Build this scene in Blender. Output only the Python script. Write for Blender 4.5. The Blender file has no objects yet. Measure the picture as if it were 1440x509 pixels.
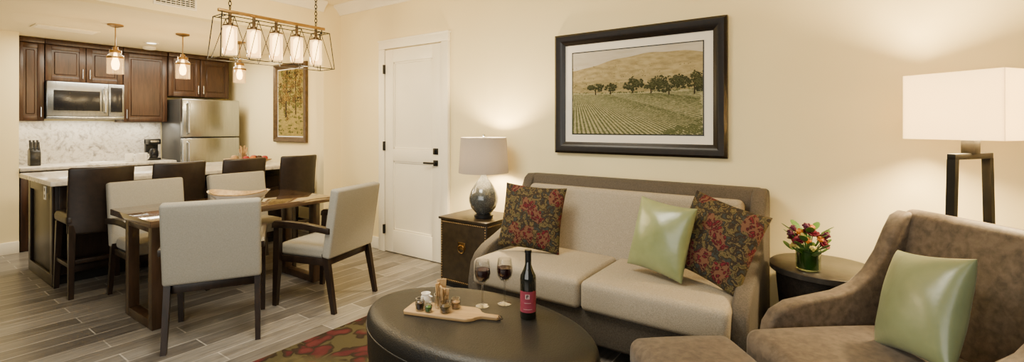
import bpy, bmesh, math, random
from mathutils import Vector, Matrix, Euler
random.seed(7)
C = bpy.context.scene.collection
R = math.radians
PI = math.pi

# ------------------------------------------------------------------ materials
def newmat(name):
    m = bpy.data.materials.new(name); m.use_nodes = True
    nt = m.node_tree; nt.nodes.clear()
    out = nt.nodes.new('ShaderNodeOutputMaterial')
    return m, nt, out
def nd(nt, typ, **kw):
    n = nt.nodes.new('ShaderNode' + typ)
    for k, v in kw.items(): setattr(n, k, v)
    return n
def c4(c): return (c[0], c[1], c[2], 1)
def ramp(nt, fac, stops, interp='LINEAR'):
    r = nd(nt, 'ValToRGB'); r.color_ramp.interpolation = interp
    el = r.color_ramp.elements
    while len(el) < len(stops): el.new(0.5)
    for e, (p, c) in zip(el, stops): e.position = p; e.color = c4(c)
    nt.links.new(fac, r.inputs[0]); return r.outputs[0]
def coords(nt, scale=(1,1,1), rot=(0,0,0)):
    t = nd(nt, 'TexCoord'); mp = nd(nt, 'Mapping')
    mp.inputs['Scale'].default_value = scale; mp.inputs['Rotation'].default_value = rot
    nt.links.new(t.outputs['Object'], mp.inputs[0]); return mp.outputs[0]
def noise(nt, vec, scale, detail=3, rough=.55, dist=0):
    n = nd(nt, 'TexNoise'); n.inputs['Scale'].default_value = scale; n.inputs['Detail'].default_value = detail
    n.inputs['Roughness'].default_value = rough; n.inputs['Distortion'].default_value = dist
    nt.links.new(vec, n.inputs['Vector']); return n.outputs[0]
def bumpn(nt, h, strength, dist=.01):
    b = nd(nt, 'Bump'); b.inputs['Strength'].default_value = strength; b.inputs['Distance'].default_value = dist
    nt.links.new(h, b.inputs['Height']); return b.outputs[0]
def princ(nt, out, rough=.5, metal=0, sheen=0, coat=0, spec=.5):
    p = nd(nt, 'BsdfPrincipled'); p.inputs['Roughness'].default_value = rough; p.inputs['Metallic'].default_value = metal
    p.inputs['Sheen Weight'].default_value = sheen; p.inputs['Coat Weight'].default_value = coat; p.inputs['Specular IOR Level'].default_value = spec
    nt.links.new(p.outputs[0], out.inputs[0]); return p
def M(name, c1, c2=None, rough=.5, metal=0, scale=20, bump=0, bscale=None, stretch=(1,1,1), sheen=0, coat=0, lo=.35, hi=.65, dist=.01, ndist=0, detail=3, spec=.5):
    m, nt, out = newmat(name); p = princ(nt, out, rough, metal, sheen, coat, spec)
    v = coords(nt, stretch)
    if c2 is None: c2 = tuple(x*.9 for x in c1)
    n = noise(nt, v, scale, detail, dist=ndist)
    nt.links.new(ramp(nt, n, [(lo, c1), (hi, c2)]), p.inputs['Base Color'])
    if bump:
        nt.links.new(bumpn(nt, noise(nt, v, bscale or scale*4), bump, dist), p.inputs['Normal'])
    return m
def emis(name, col, strength):
    m, nt, out = newmat(name); e = nd(nt, 'Emission')
    v = coords(nt); n = noise(nt, v, 6)
    nt.links.new(ramp(nt, n, [(.2, col), (.8, tuple(x*.93 for x in col))]), e.inputs[0]); e.inputs[1].default_value = strength
    nt.links.new(e.outputs[0], out.inputs[0]); return m
def glassy(name, tint=(1,1,1), refl=.25, glow=None, gs=0):
    m, nt, out = newmat(name)
    t = nd(nt, 'BsdfTransparent'); t.inputs[0].default_value = c4(tint)
    g = nd(nt, 'BsdfGlossy'); g.inputs['Roughness'].default_value = .04
    lw = nd(nt, 'LayerWeight'); lw.inputs[0].default_value = refl
    mx = nd(nt, 'MixShader'); nt.links.new(lw.outputs['Facing'], mx.inputs[0])
    nt.links.new(t.outputs[0], mx.inputs[1]); nt.links.new(g.outputs[0], mx.inputs[2]); o = mx.outputs[0]
    if glow:
        e = nd(nt, 'Emission'); e.inputs[0].default_value = c4(glow); e.inputs[1].default_value = gs
        a = nd(nt, 'AddShader'); nt.links.new(o, a.inputs[0]); nt.links.new(e.outputs[0], a.inputs[1]); o = a.outputs[0]
    nt.links.new(o, out.inputs[0]); return m
def shade_mat(name, col, e, estr, tr=.35):
    m, nt, out = newmat(name)
    v = coords(nt, (1,1,1)); n = noise(nt, v, 220, 2)
    col_o = ramp(nt, n, [(.3, col), (.7, tuple(x*.9 for x in col))])
    d = nd(nt, 'BsdfDiffuse'); t = nd(nt, 'BsdfTranslucent'); mx = nd(nt, 'MixShader'); mx.inputs[0].default_value = tr
    nt.links.new(col_o, d.inputs[0]); nt.links.new(col_o, t.inputs[0])
    nt.links.new(d.outputs[0], mx.inputs[1]); nt.links.new(t.outputs[0], mx.inputs[2])
    em = nd(nt, 'Emission'); em.inputs[0].default_value = c4(e); em.inputs[1].default_value = estr
    ad = nd(nt, 'AddShader'); nt.links.new(mx.outputs[0], ad.inputs[0]); nt.links.new(em.outputs[0], ad.inputs[1])
    nt.links.new(ad.outputs[0], out.inputs[0]); return m
def floor_mat():
    m, nt, out = newmat('plank_tile'); p = princ(nt, out, .30, spec=.45)
    v = coords(nt, (1,1,1), (0,0,PI/2))
    b = nd(nt, 'TexBrick'); b.offset = .37; b.offset_frequency = 2
    for k, val in (('Scale',1),('Mortar Size',.004),('Mortar Smooth',.1),('Bias',0),('Brick Width',.95),('Row Height',.155)): b.inputs[k].default_value = val
    b.inputs['Color1'].default_value = (.088,.079,.071,1); b.inputs['Color2'].default_value = (.215,.199,.179,1); b.inputs['Mortar'].default_value = (.36,.335,.30,1)
    nt.links.new(v, b.inputs['Vector'])
    v2 = coords(nt, (14,1.1,1)); n = noise(nt, v2, 2.2, 6, .65, 1.2)
    g = ramp(nt, n, [(.3,(.45,.43,.42)),(.5,(.95,.95,.95)),(.7,(1.4,1.38,1.36))])
    mx = nd(nt, 'MixRGB', blend_type='MULTIPLY'); mx.inputs[0].default_value = .9
    nt.links.new(b.outputs['Color'], mx.inputs[1]); nt.links.new(g, mx.inputs[2])
    nt.links.new(mx.outputs[0], p.inputs['Base Color'])
    nt.links.new(bumpn(nt, b.outputs['Fac'], -.3, .003), p.inputs['Normal'])
    return m
def marble(name, base, vein, scale, k=.6):
    m, nt, out = newmat(name); p = princ(nt, out, .18)
    v = coords(nt)
    n1 = noise(nt, v, scale, 8, .68, 1.6); n2 = noise(nt, v, scale*7, 4, .6)
    a = ramp(nt, n1, [(.34, vein), (.46, base), (.56, base), (.66, tuple(x*.66 for x in base))])
    b = ramp(nt, n2, [(.3,(.55,.51,.47)),(.52,(1,1,1))])
    mx = nd(nt, 'MixRGB', blend_type='MULTIPLY'); mx.inputs[0].default_value = k
    nt.links.new(a, mx.inputs[1]); nt.links.new(b, mx.inputs[2]); nt.links.new(mx.outputs[0], p.inputs['Base Color']); return m
def floral():
    m, nt, out = newmat('floral_fabric'); p = princ(nt, out, .8, spec=.2)
    v = coords(nt); dn = nd(nt, 'TexNoise'); dn.inputs['Scale'].default_value = 14; dn.inputs['Detail'].default_value = 4; nt.links.new(v, dn.inputs['Vector'])
    ad = nd(nt, 'MixRGB', blend_type='ADD'); ad.inputs[0].default_value = .12
    nt.links.new(v, ad.inputs[1]); nt.links.new(dn.outputs['Color'], ad.inputs[2])
    vo = nd(nt, 'TexVoronoi'); vo.inputs['Scale'].default_value = 8; nt.links.new(ad.outputs[0], vo.inputs['Vector'])
    vo2 = nd(nt, 'TexVoronoi'); vo2.inputs['Scale'].default_value = 44; nt.links.new(ad.outputs[0], vo2.inputs['Vector'])
    petal = ramp(nt, vo2.outputs['Distance'], [(.1,(.130,.011,.018)),(.35,(.068,.006,.011)),(.48,(.020,.004,.006)),(.58,(.120,.055,.030))])
    ground = ramp(nt, noise(nt, v, 34, 3, .6, .8), [(.38,(.028,.034,.030)),(.43,(.021,.014,.010)),(.51,(.028,.019,.012)),(.55,(.13,.092,.036)),(.62,(.055,.048,.020))])
    f = ramp(nt, vo.outputs['Distance'], [(.40,(1,1,1)),(.44,(0,0,0))])
    mx = nd(nt, 'MixRGB'); nt.links.new(f, mx.inputs[0]); nt.links.new(ground, mx.inputs[1]); nt.links.new(petal, mx.inputs[2])
    nt.links.new(mx.outputs[0], p.inputs['Base Color']); return m
def rug_mat():
    m, nt, out = newmat('rug_wool'); p = princ(nt, out, .95, spec=.1)
    v = coords(nt); dn = nd(nt, 'TexNoise'); dn.inputs['Scale'].default_value = 5; dn.inputs['Detail'].default_value = 2; nt.links.new(v, dn.inputs['Vector'])
    ad = nd(nt, 'MixRGB', blend_type='ADD'); ad.inputs[0].default_value = .30
    nt.links.new(v, ad.inputs[1]); nt.links.new(dn.outputs['Color'], ad.inputs[2])
    vo = nd(nt, 'TexVoronoi'); vo.inputs['Scale'].default_value = 8; nt.links.new(ad.outputs[0], vo.inputs['Vector'])
    leaf = ramp(nt, vo.outputs['Distance'], [(.24,(.080,.020,.020)),(.42,(.058,.014,.015)),(.47,(.030,.018,.013)),(.58,(.022,.015,.010)),(.64,(.060,.050,.024))])
    field = ramp(nt, noise(nt, v, 10, 4), [(.35,(.085,.070,.032)),(.6,(.050,.041,.021))])
    f = ramp(nt, noise(nt, v, 2.4, 1), [(.46,(0,0,0)),(.51,(1,1,1))])
    mx = nd(nt, 'MixRGB'); nt.links.new(f, mx.inputs[0]); nt.links.new(field, mx.inputs[1]); nt.links.new(leaf, mx.inputs[2])
    nt.links.new(mx.outputs[0], p.inputs['Base Color'])
    nt.links.new(bumpn(nt, noise(nt, v, 300, 2), .5, .004), p.inputs['Normal']); return m
def cells(name, c1, c2, scale, rough, bump, metal=0, coat=0, spec=.5):
    m, nt, out = newmat(name); p = princ(nt, out, rough, metal, 0, coat, spec)
    v = coords(nt); vo = nd(nt, 'TexVoronoi'); vo.inputs['Scale'].default_value = scale; nt.links.new(v, vo.inputs['Vector'])
    nt.links.new(ramp(nt, vo.outputs['Distance'], [(.15,c1),(.6,c2)]), p.inputs['Base Color'])
    nt.links.new(bumpn(nt, vo.outputs['Distance'], bump, .004), p.inputs['Normal']); return m

WALL = M('wall_paint',(.86,.745,.435),(.85,.73,.42),.85,scale=3,bump=.05,bscale=160,spec=.2)
CEIL = M('ceiling_paint',(.87,.77,.53),(.85,.755,.515),.9,scale=3,spec=.2)
WHITE = M('white_trim',(.88,.82,.67),(.86,.80,.65),.4,scale=4)
FLOOR = floor_mat()
CHERRY = M('dark_cherry_wood',(.050,.022,.011),(.024,.011,.006),.34,scale=3,stretch=(14,14,1.2),ndist=1,spec=.35)
ESP = M('espresso_wood',(.020,.011,.007),(.010,.0055,.0035),.35,scale=3,stretch=(12,12,1.5),spec=.35)
WALNUT = M('walnut_wood',(.105,.060,.033),(.056,.032,.018),.10,scale=3,stretch=(10,1,10),ndist=1.2,coat=.7)
WALLEG = M('walnut_leg_wood',(.050,.026,.014),(.028,.015,.008),.3,scale=3,stretch=(10,10,1),spec=.35)
GRANITE = marble('pale_granite',(.66,.61,.52),(.28,.25,.21),3.5)
SPLASH = marble('backsplash_marble',(.52,.48,.41),(.22,.20,.17),4.5,.8)
STEEL = M('brushed_steel',(.40,.42,.44),(.32,.34,.355),.24,1,scale=4,stretch=(1,40,1))
STEELD = M('grey_steel_side',(.085,.085,.085),(.07,.07,.07),.4,.6,scale=6)
NICKEL = M('nickel',(.56,.55,.53),(.48,.47,.455),.25,1)
BLACK = M('black_plastic',(.007,.007,.007),(.010,.010,.010),.3,scale=8,spec=.3)
BLKGLASS = M('black_glass',(.006,.006,.008),(.009,.009,.010),.22,scale=5,spec=.3)
IRON = M('dark_bronze_iron',(.010,.0085,.007),(.007,.006,.005),.45,.2,scale=15,spec=.25)
BRASS = M('aged_brass',(.40,.25,.095),(.28,.17,.06),.3,1,scale=15)
BRONZE = M('dark_bronze',(.14,.085,.038),(.09,.055,.025),.35,.9,scale=15)
CHENF = M('taupe_chenille',(.094,.080,.064),(.058,.049,.040),.88,scale=150,bump=.4,bscale=420,dist=.003,spec=.2,detail=4,sheen=.06)
CHENS = M('beige_chenille',(.385,.335,.26),(.27,.232,.178),.9,scale=190,bump=.5,bscale=420,dist=.004,spec=.2)
VELVET = M('brown_velvet',(.118,.088,.063),(.056,.041,.030),.6,scale=30,bump=.25,bscale=300,sheen=.16,lo=.34,hi=.66,ndist=.3,detail=10,dist=.003,spec=.2)
LINEN = M('grey_beige_upholstery',(.315,.298,.255),(.26,.246,.21),.8,scale=180,bump=.2,bscale=400,dist=.003,spec=.25)
DLEATH = M('dark_brown_leather',(.022,.013,.009),(.014,.009,.006),.38,scale=30,bump=.15,bscale=250,dist=.003,spec=.4)
HOB = cells('pebbled_black_leather',(.0115,.0108,.0102),(.0078,.0073,.0070),150,.45,.22,spec=.34)
FLORAL = floral()
GREEN = M('green_satin',(.255,.295,.140),(.180,.212,.092),.27,.0,scale=5,bump=.35,bscale=7,lo=.3,hi=.7,sheen=.1,spec=.7,dist=.010)
GREEN2 = M('sage_silk',(.200,.238,.128),(.140,.170,.086),.31,.0,scale=5,bump=.30,bscale=7,lo=.3,hi=.7,sheen=.08,spec=.6,dist=.010)
RUG = rug_mat()
MOSAIC = cells('grey_glazed_ceramic',(.105,.112,.110),(.058,.063,.063),85,.12,.12,.3,.7)
TSHADE = shade_mat('silver_linen_shade',(.31,.285,.265),(1,.75,.5),.04,.28)
FSHADE = shade_mat('cream_linen_shade',(.88,.78,.56),(1,.80,.48),.8,.42)
FROST = glassy('frosted_amber_glass',(1,.88,.66),.3,(1,.68,.31),1.1)
BULB = emis('bulb_glow',(1,.62,.26),18)
TUBE = emis('tube_glow',(1,.76,.41),9)
DOWN = emis('downlight_glow',(1,.88,.7),8)
CLEAR = glassy('clear_glass',(.91,.91,.90),.33)
AMBERG = glassy('amber_tinted_glass',(1,.92,.76),.3,(1,.64,.28),.4)
GLEAFG = glassy('vase_glass',(.72,.82,.68),.25)
BOTTLEG = M('dark_bottle_glass',(.004,.005,.003),(.006,.007,.004),.06,scale=6,coat=.4)
WINE = M('red_wine',(.014,.001,.002),(.018,.0015,.003),.10,scale=6,spec=.3)
LABELR = M('burgundy_paper',(.25,.040,.065),(.21,.032,.052),.6,scale=30,spec=.2)
LABELP = M('pale_pink_print',(.50,.33,.32),(.44,.28,.27),.7,scale=10)
PAPER = M('white_paper',(.82,.80,.75),(.78,.76,.71),.7,scale=10)
CERAM = M('white_ceramic',(.84,.80,.72),(.81,.77,.69),.2,scale=5)
OAK = M('pale_board_wood',(.44,.28,.12),(.31,.19,.08),.4,scale=4,stretch=(1.5,14,14),ndist=.8)
BOWLW = M('bowl_wood',(.50,.36,.19),(.33,.22,.105),.35,scale=5,stretch=(6,1.5,6),ndist=1)
BREAD = M('baked_crust',(.50,.33,.15),(.32,.19,.08),.7,scale=40)
OLIVE = M('olive_jar_fill',(.14,.095,.022),(.08,.04,.014),.4,scale=60)
DARKS = M('dark_sauce',(.030,.010,.005),(.04,.014,.006),.2,scale=20)
NUTS = M('nut_fill',(.40,.22,.08),(.22,.11,.035),.6,scale=90)
LEAF = M('leaf_green',(.045,.12,.018),(.080,.165,.030),.45,scale=25,spec=.3)
LEAFD = M('dark_leaf_green',(.020,.055,.010),(.032,.075,.014),.4,scale=25,spec=.3)
STEM = M('stem_green',(.08,.17,.035),(.055,.12,.022),.5,scale=25)
REDP = M('burgundy_petal',(.13,.005,.020),(.060,.003,.011),.55,scale=40,spec=.25)
ORANGEP = M('orange_petal',(.55,.18,.024),(.42,.115,.016),.5,scale=40,spec=.25)
YELLOWP = M('yellow_petal',(.52,.43,.12),(.42,.33,.08),.55,scale=40,spec=.25)
PURPP = M('plum_petal',(.11,.014,.045),(.060,.009,.027),.55,scale=40,spec=.25)
REDC = M('red_skin',(.34,.022,.018),(.26,.015,.014),.6,scale=40)
TRUNKB = M('dark_trunk_leather',(.034,.023,.012),(.019,.013,.007),.36,scale=18,bump=.15,bscale=120,dist=.003,spec=.4)
WEAVE = M('dark_woven',(.024,.018,.014),(.010,.008,.0065),.5,scale=60,bump=.6,bscale=120,dist=.004,spec=.3)
DRUMTOP = M('charcoal_stone_top',(.042,.037,.032),(.024,.021,.018),.3,scale=25,spec=.4)
MATB = M('mat_board',(.80,.76,.67),(.78,.74,.65),.8,scale=10,spec=.2)
PFRAME = M('black_brown_frame',(.007,.005,.004),(.011,.007,.005),.30,scale=5,stretch=(6,6,6),spec=.3)
GFRAME = M('bronze_gilt_frame',(.11,.07,.033),(.07,.043,.02),.35,.4,scale=20)
def flat(n, a, b, s=40, st=(1,1,1), lo=.35, hi=.65): return M(n, a, b, .85, scale=s, stretch=st, lo=lo, hi=hi, spec=.15, detail=8)
P_SKY = flat('print_haze',(.52,.48,.40),(.45,.40,.31),5,(1,1,4))
P_HILL = flat('print_golden_hill',(.40,.325,.165),(.25,.20,.095),14,(1,1,3))
P_HILL2 = flat('print_ochre_hill',(.34,.28,.135),(.20,.165,.075),22,(1,1,3))
P_FIELD = flat('print_field',(.36,.325,.18),(.24,.222,.115),60)
P_ROW = flat('print_vine_row',(.058,.068,.026),(.125,.132,.055),110)
P_SOIL = flat('print_soil',(.29,.22,.13),(.20,.15,.085),50)
P_TREE = flat('print_oak',(.022,.025,.013),(.046,.050,.022),90)
P_TREE2 = flat('print_oak_light',(.088,.086,.038),(.058,.060,.025),90)
P_GOLD = flat('print_gold_leaf',(.25,.155,.030),(.15,.092,.018),50)
P_RUST = flat('print_rust_leaf',(.12,.070,.021),(.070,.043,.014),50)
P_GRN = flat('print_green_leaf',(.11,.103,.025),(.056,.060,.015),50)
P_BARK = flat('print_bark',(.032,.023,.013),(.020,.015,.009),50)
P_MEAD = flat('print_meadow',(.31,.235,.070),(.18,.155,.045),12,(1,1,3))

# ------------------------------------------------------------------ mesh building
class MB:
    def __init__(s): s.bm = bmesh.new(); s.mi = 0
    def add(s, t, mtx=None):
        if mtx is not None: bmesh.ops.transform(t, matrix=mtx, verts=t.verts)
        bmesh.ops.recalc_face_normals(t, faces=t.faces)
        for f in t.faces: f.material_index = s.mi
        me = bpy.data.meshes.new('tmp'); t.to_mesh(me); t.free(); s.bm.from_mesh(me); bpy.data.meshes.remove(me); return s
    def bevel(s, t, off, seg, ang=30):
        es = [e for e in t.edges if len(e.link_faces) == 2 and e.calc_face_angle(0) > R(ang)]
        if es and off > 0: bmesh.ops.bevel(t, geom=es, offset=off, segments=seg, affect='EDGES', profile=.5)
    def box(s, x0, x1, y0, y1, z0, z1, bev=0, seg=2, mtx=None):
        t = bmesh.new(); bmesh.ops.create_cube(t, size=1)
        for v in t.verts: v.co = Vector(((x0+x1)/2+v.co.x*(x1-x0), (y0+y1)/2+v.co.y*(y1-y0), (z0+z1)/2+v.co.z*(z1-z0)))
        s.bevel(t, bev, seg); return s.add(t, mtx)
    def soft(s, x0, x1, y0, y1, z0, z1, r, crown=0, mtx=None, n=8, front=0):
        c = Vector(((x0+x1)/2, (y0+y1)/2, (z0+z1)/2)); h = Vector(((x1-x0)/2, (y1-y0)/2, (z1-z0)/2)); r = min(r, *h)
        def vals(a):
            o = [-a, -a+.2*r, -a+.45*r, -a+.72*r, -a+r]
            inner = [-(a-r)+2*(a-r)*k/n for k in range(1, n)] if a-r > 1e-5 else []
            o2 = o + inner + [-x for x in reversed(o)]
            res = []
            for x in o2:
                if not res or abs(x-res[-1]) > 1e-6: res.append(x)
            return res
        t = bmesh.new()
        for ax in range(3):
            u, w = (ax+1) % 3, (ax+2) % 3
            U, W = vals(h[u]), vals(h[w])
            for sg in (-1, 1):
                g = []
                for a in U:
                    row = []
                    for b in W:
                        q = [0,0,0]; q[ax] = sg*h[ax]; q[u] = a; q[w] = b; q = Vector(q)
                        core = Vector([max(-(h[i]-r), min(h[i]-r, q[i])) for i in range(3)])
                        d = q-core
                        p = core + d.normalized()*r if d.length > 1e-9 else q
                        if crown:
                            k = max(0, 1-(p.x/h.x)**2)*max(0, 1-(p.y/h.y)**2)
                            if p.z > 0: p.z += crown*k**.7*(p.z/h.z)
                        if front:
                            k = max(0, 1-(p.x/h.x)**2)*max(0, 1-(p.z/h.z)**2)
                            if p.y < 0: p.y -= front*k**.7*(-p.y/h.y)
                        row.append(t.verts.new(p+c))
                    g.append(row)
                for i in range(len(U)-1):
                    for j in range(len(W)-1):
                        t.faces.new((g[i][j], g[i+1][j], g[i+1][j+1], g[i][j+1]))
        bmesh.ops.remove_doubles(t, verts=t.verts, dist=1e-5)
        return s.add(t, mtx)
    def prism(s, pts, x0, x1, bev=0, seg=2, mtx=None):   # pts (y,z) extruded along x
        t = bmesh.new()
        a = [t.verts.new((x0, y, z)) for y, z in pts]; b = [t.verts.new((x1, y, z)) for y, z in pts]
        t.faces.new(a); t.faces.new(list(reversed(b))); n = len(pts)
        for i in range(n): t.faces.new((a[i], b[i], b[(i+1) % n], a[(i+1) % n]))
        bmesh.ops.recalc_face_normals(t, faces=t.faces)
        s.bevel(t, bev, seg, 40); return s.add(t, mtx)
    def taper(s, p0, s0, p1, s1, mtx=None, bev=0):
        t = bmesh.new(); vs = []
        for p, q in ((p0, s0), (p1, s1)):
            if not isinstance(q, tuple): q = (q, q)
            vs.append([t.verts.new((p[0]+i*q[0]/2, p[1]+j*q[1]/2, p[2])) for i, j in ((-1,-1),(1,-1),(1,1),(-1,1))])
        a, b = vs; t.faces.new(a); t.faces.new(b)
        for i in range(4): t.faces.new((a[i], a[(i+1) % 4], b[(i+1) % 4], b[i]))
        bmesh.ops.recalc_face_normals(t, faces=t.faces); s.bevel(t, bev, 1)
        return s.add(t, mtx)
    def lathe(s, prof, n=32, sx=1, sy=1, mtx=None, c=(0,0,0)):
        t = bmesh.new(); rings = []
        for r, z in prof:
            if r < 1e-6: rings.append([t.verts.new((c[0], c[1], c[2]+z))])
            else: rings.append([t.verts.new((c[0]+r*sx*math.cos(2*PI*k/n), c[1]+r*sy*math.sin(2*PI*k/n), c[2]+z)) for k in range(n)])
        for a, b in zip(rings, rings[1:]):
            for k in range(n):
                k2 = (k+1) % n
                if len(a) == 1 and len(b) == 1: continue
                if len(a) == 1: t.faces.new((a[0], b[k], b[k2]))
                elif len(b) == 1: t.faces.new((a[k], a[k2], b[0]))
                else: t.faces.new((a[k], a[k2], b[k2], b[k]))
        return s.add(t, mtx)
    def tube(s, pts, r, n=8, mtx=None, closed=False):
        t = bmesh.new(); P = [Vector(p) for p in pts]; rings = []; m = len(P)
        for i, p in enumerate(P):
            if closed: d = P[(i+1) % m]-P[i-1]
            else: d = P[min(i+1, m-1)]-P[max(i-1, 0)]
            d.normalize(); up = Vector((0,0,1)) if abs(d.z) < .9 else Vector((0,1,0))
            u = d.cross(up).normalized(); w = u.cross(d)
            rr = r[i] if isinstance(r, (list, tuple)) else r
            rings.append([t.verts.new(p+u*rr*math.cos(2*PI*k/n)+w*rr*math.sin(2*PI*k/n)) for k in range(n)])
        prs = list(zip(rings, rings[1:])) + ([(rings[-1], rings[0])] if closed else [])
        for a, b in prs:
            for k in range(n): t.faces.new((a[k], a[(k+1) % n], b[(k+1) % n], b[k]))
        if not closed: t.faces.new(list(reversed(rings[0]))); t.faces.new(rings[-1])
        return s.add(t, mtx)
    def ball(s, c, r, sc=(1,1,1), seg=12, mtx=None):
        t = bmesh.new(); bmesh.ops.create_uvsphere(t, u_segments=seg, v_segments=max(6, seg//2+2), radius=r)
        for v in t.verts: v.co = Vector((v.co.x*sc[0], v.co.y*sc[1], v.co.z*sc[2]))
        if mtx is not None: bmesh.ops.transform(t, matrix=mtx, verts=t.verts)
        for v in t.verts: v.co += Vector(c)
        return s.add(t)
    def poly(s, pts):
        t = bmesh.new(); t.faces.new([t.verts.new(p) for p in pts])
        me = bpy.data.meshes.new('tmp'); t.to_mesh(me); t.free()
        for pl in me.polygons: pl.material_index = s.mi
        s.bm.from_mesh(me); bpy.data.meshes.remove(me); return s
    def pillow(s, w, h, th):
        t = bmesh.new(); n = 24; g = {}
        for sd in (-1, 1):
            for i in range(n+1):
                for j in range(n+1):
                    u = math.sin((i/n-.5)*PI); v = math.sin((j/n-.5)*PI)
                    if sd == 1 and (i in (0,n) or j in (0,n)): g[sd,i,j] = g[-1,i,j]; continue
                    x = u*w/2*(1-.07*(1-v*v)); z = v*h/2*(1-.07*(1-u*u))
                    f = max(0,(1-u*u)*(1-v*v))
                    wr = 1+.04*math.sin(5*u+3*v)*math.sin(4*v)
                    g[sd,i,j] = t.verts.new((x, sd*th/2*(f**.42)*wr, z))
        for sd in (-1, 1):
            for i in range(n):
                for j in range(n):
                    t.faces.new((g[sd,i,j], g[sd,i+1,j], g[sd,i+1,j+1], g[sd,i,j+1]))
        return s.add(t)
    def arcpanel(s, rad, half, th, z0, z1, cy, rake=0, nz=6, na=16, topdrop=0):
        t = bmesh.new(); G = []
        for k, rr in enumerate((rad, rad-th)):
            grid = []
            for j in range(nz+1):
                row = []
                for i in range(na+1):
                    a = -half+2*half*i/na; q = j/nz
                    z = z0+(z1-z0)*q-topdrop*(abs(a)/half)**3*q
                    row.append(t.verts.new((rr*math.sin(a), cy+rr*math.cos(a)+rake*q*q, z)))
                grid.append(row)
            G.append(grid)
        o, n_ = G
        for j in range(nz):
            for i in range(na):
                t.faces.new((o[j][i], o[j][i+1], o[j+1][i+1], o[j+1][i])); t.faces.new((n_[j][i], n_[j+1][i], n_[j+1][i+1], n_[j][i+1]))
            t.faces.new((o[j][0], o[j+1][0], n_[j+1][0], n_[j][0])); t.faces.new((o[j][na], n_[j][na], n_[j+1][na], o[j+1][na]))
        for i in range(na):
            t.faces.new((o[0][i], n_[0][i], n_[0][i+1], o[0][i+1])); t.faces.new((o[nz][i], o[nz][i+1], n_[nz][i+1], n_[nz][i]))
        bmesh.ops.recalc_face_normals(t, faces=t.faces); s.bevel(t, th*.32, 3, 50); return s.add(t)
    def build(s, name, mats, parent=None, loc=None, rot=None, smooth=True, ang=38):
        me = bpy.data.meshes.new(name); s.bm.to_mesh(me); s.bm.free()
        if not isinstance(mats, (list, tuple)): mats = [mats]
        for m in mats: me.materials.append(m)
        if smooth:
            for p in me.polygons: p.use_smooth = True
            me.set_sharp_from_angle(angle=R(ang))
        o = bpy.data.objects.new(name, me); C.objects.link(o)
        if parent is not None: o.parent = parent
        if loc is not None: o.location = loc
        if rot is not None: o.rotation_euler = rot
        return o
def thing(name, label, cat, loc=(0,0,0), rz=0, group=None):
    o = bpy.data.objects.new(name, None); C.objects.link(o); o.empty_display_size = .1
    o.location = loc; o.rotation_euler = (0,0,rz); o['label'] = label; o['category'] = cat
    if group: o['group'] = group
    return o
def tag(o, label, cat, group=None):
    o['label'] = label; o['category'] = cat
    if group: o['group'] = group
    return o
def struct(o): o['kind'] = 'structure'; return o
def copy_tree(o, parent=None):
    c = o.copy(); C.objects.link(c); c.parent = parent
    for ch in [x for x in bpy.data.objects if x.parent == o]: copy_tree(ch, c)
    return c
def RotZ(a): return Matrix.Rotation(a, 4, 'Z')

# ------------------------------------------------------------------ room
YW = 3.44; XH = -4.94; ZC = 2.82; ZK = 2.40
struct(MB().box(-8.1,2.7,-3.2,3.54,-.08,0).build('floor', FLOOR))
struct(MB().box(-8.1,2.7,YW,YW+.1,0,ZC+.05).build('wall_back', WALL))
struct(MB().box(-8.0,-7.9,1.08,YW,0,ZC).build('wall_kitchen', WALL))
struct(MB().box(-8.0,-7.3,-3.2,1.08,0,ZK).build('wall_left', WALL))
struct(MB().box(XH,2.7,-3.2,YW,ZC,ZC+.06).build('ceiling', CEIL))
struct(MB().box(-8.0,XH-.14,-3.2,YW,ZK,ZK+.06).build('ceiling', CEIL))
struct(MB().box(XH-.14,XH,-3.2,YW,ZK,ZC).build('wall_header', WALL))
struct(MB().box(XH-.14,XH,3.21,YW,0,ZK).build('wall_pier', WALL))
crown = [(0,0),(0,-.11),(-.02,-.11),(-.03,-.09),(-.06,-.05),(-.09,-.03),(-.10,-.02),(-.10,0)]
struct(MB().prism([(YW+y, ZC+z) for y, z in crown], XH, 2.7).build('trim_1', WHITE))
struct(MB().prism([(y, z) for y, z in crown], -3.4, 3.2, mtx=Matrix.Translation((XH,0,ZC)) @ RotZ(PI/2)).build('trim_2', WHITE))
bb = MB()
for a, b in ((-4.94,-4.20),(-3.14,2.7)): bb.box(a,b,YW-.016,YW,0,.13,.005)
struct(bb.build('baseboard_back', WHITE))
struct(MB().box(-6.9,-5.08,YW-.016,YW,0,.13,.005).build('baseboard_kitchen', WHITE))
sb = MB(); sb.box(XH,XH+.016,3.195,YW-.016,0,.13,.005); sb.box(XH-.14,XH+.016,3.194,3.21,0,.13,.004)
struct(sb.build('baseboard_pier', WHITE))
struct(MB().box(-7.3,-7.284,-3.2,1.08,0,.13,.005).build('baseboard_left', WHITE))
struct(MB().box(-7.9,-7.885,1.09,2.56,.92,1.44).build('wall_backsplash', SPLASH))

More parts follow.
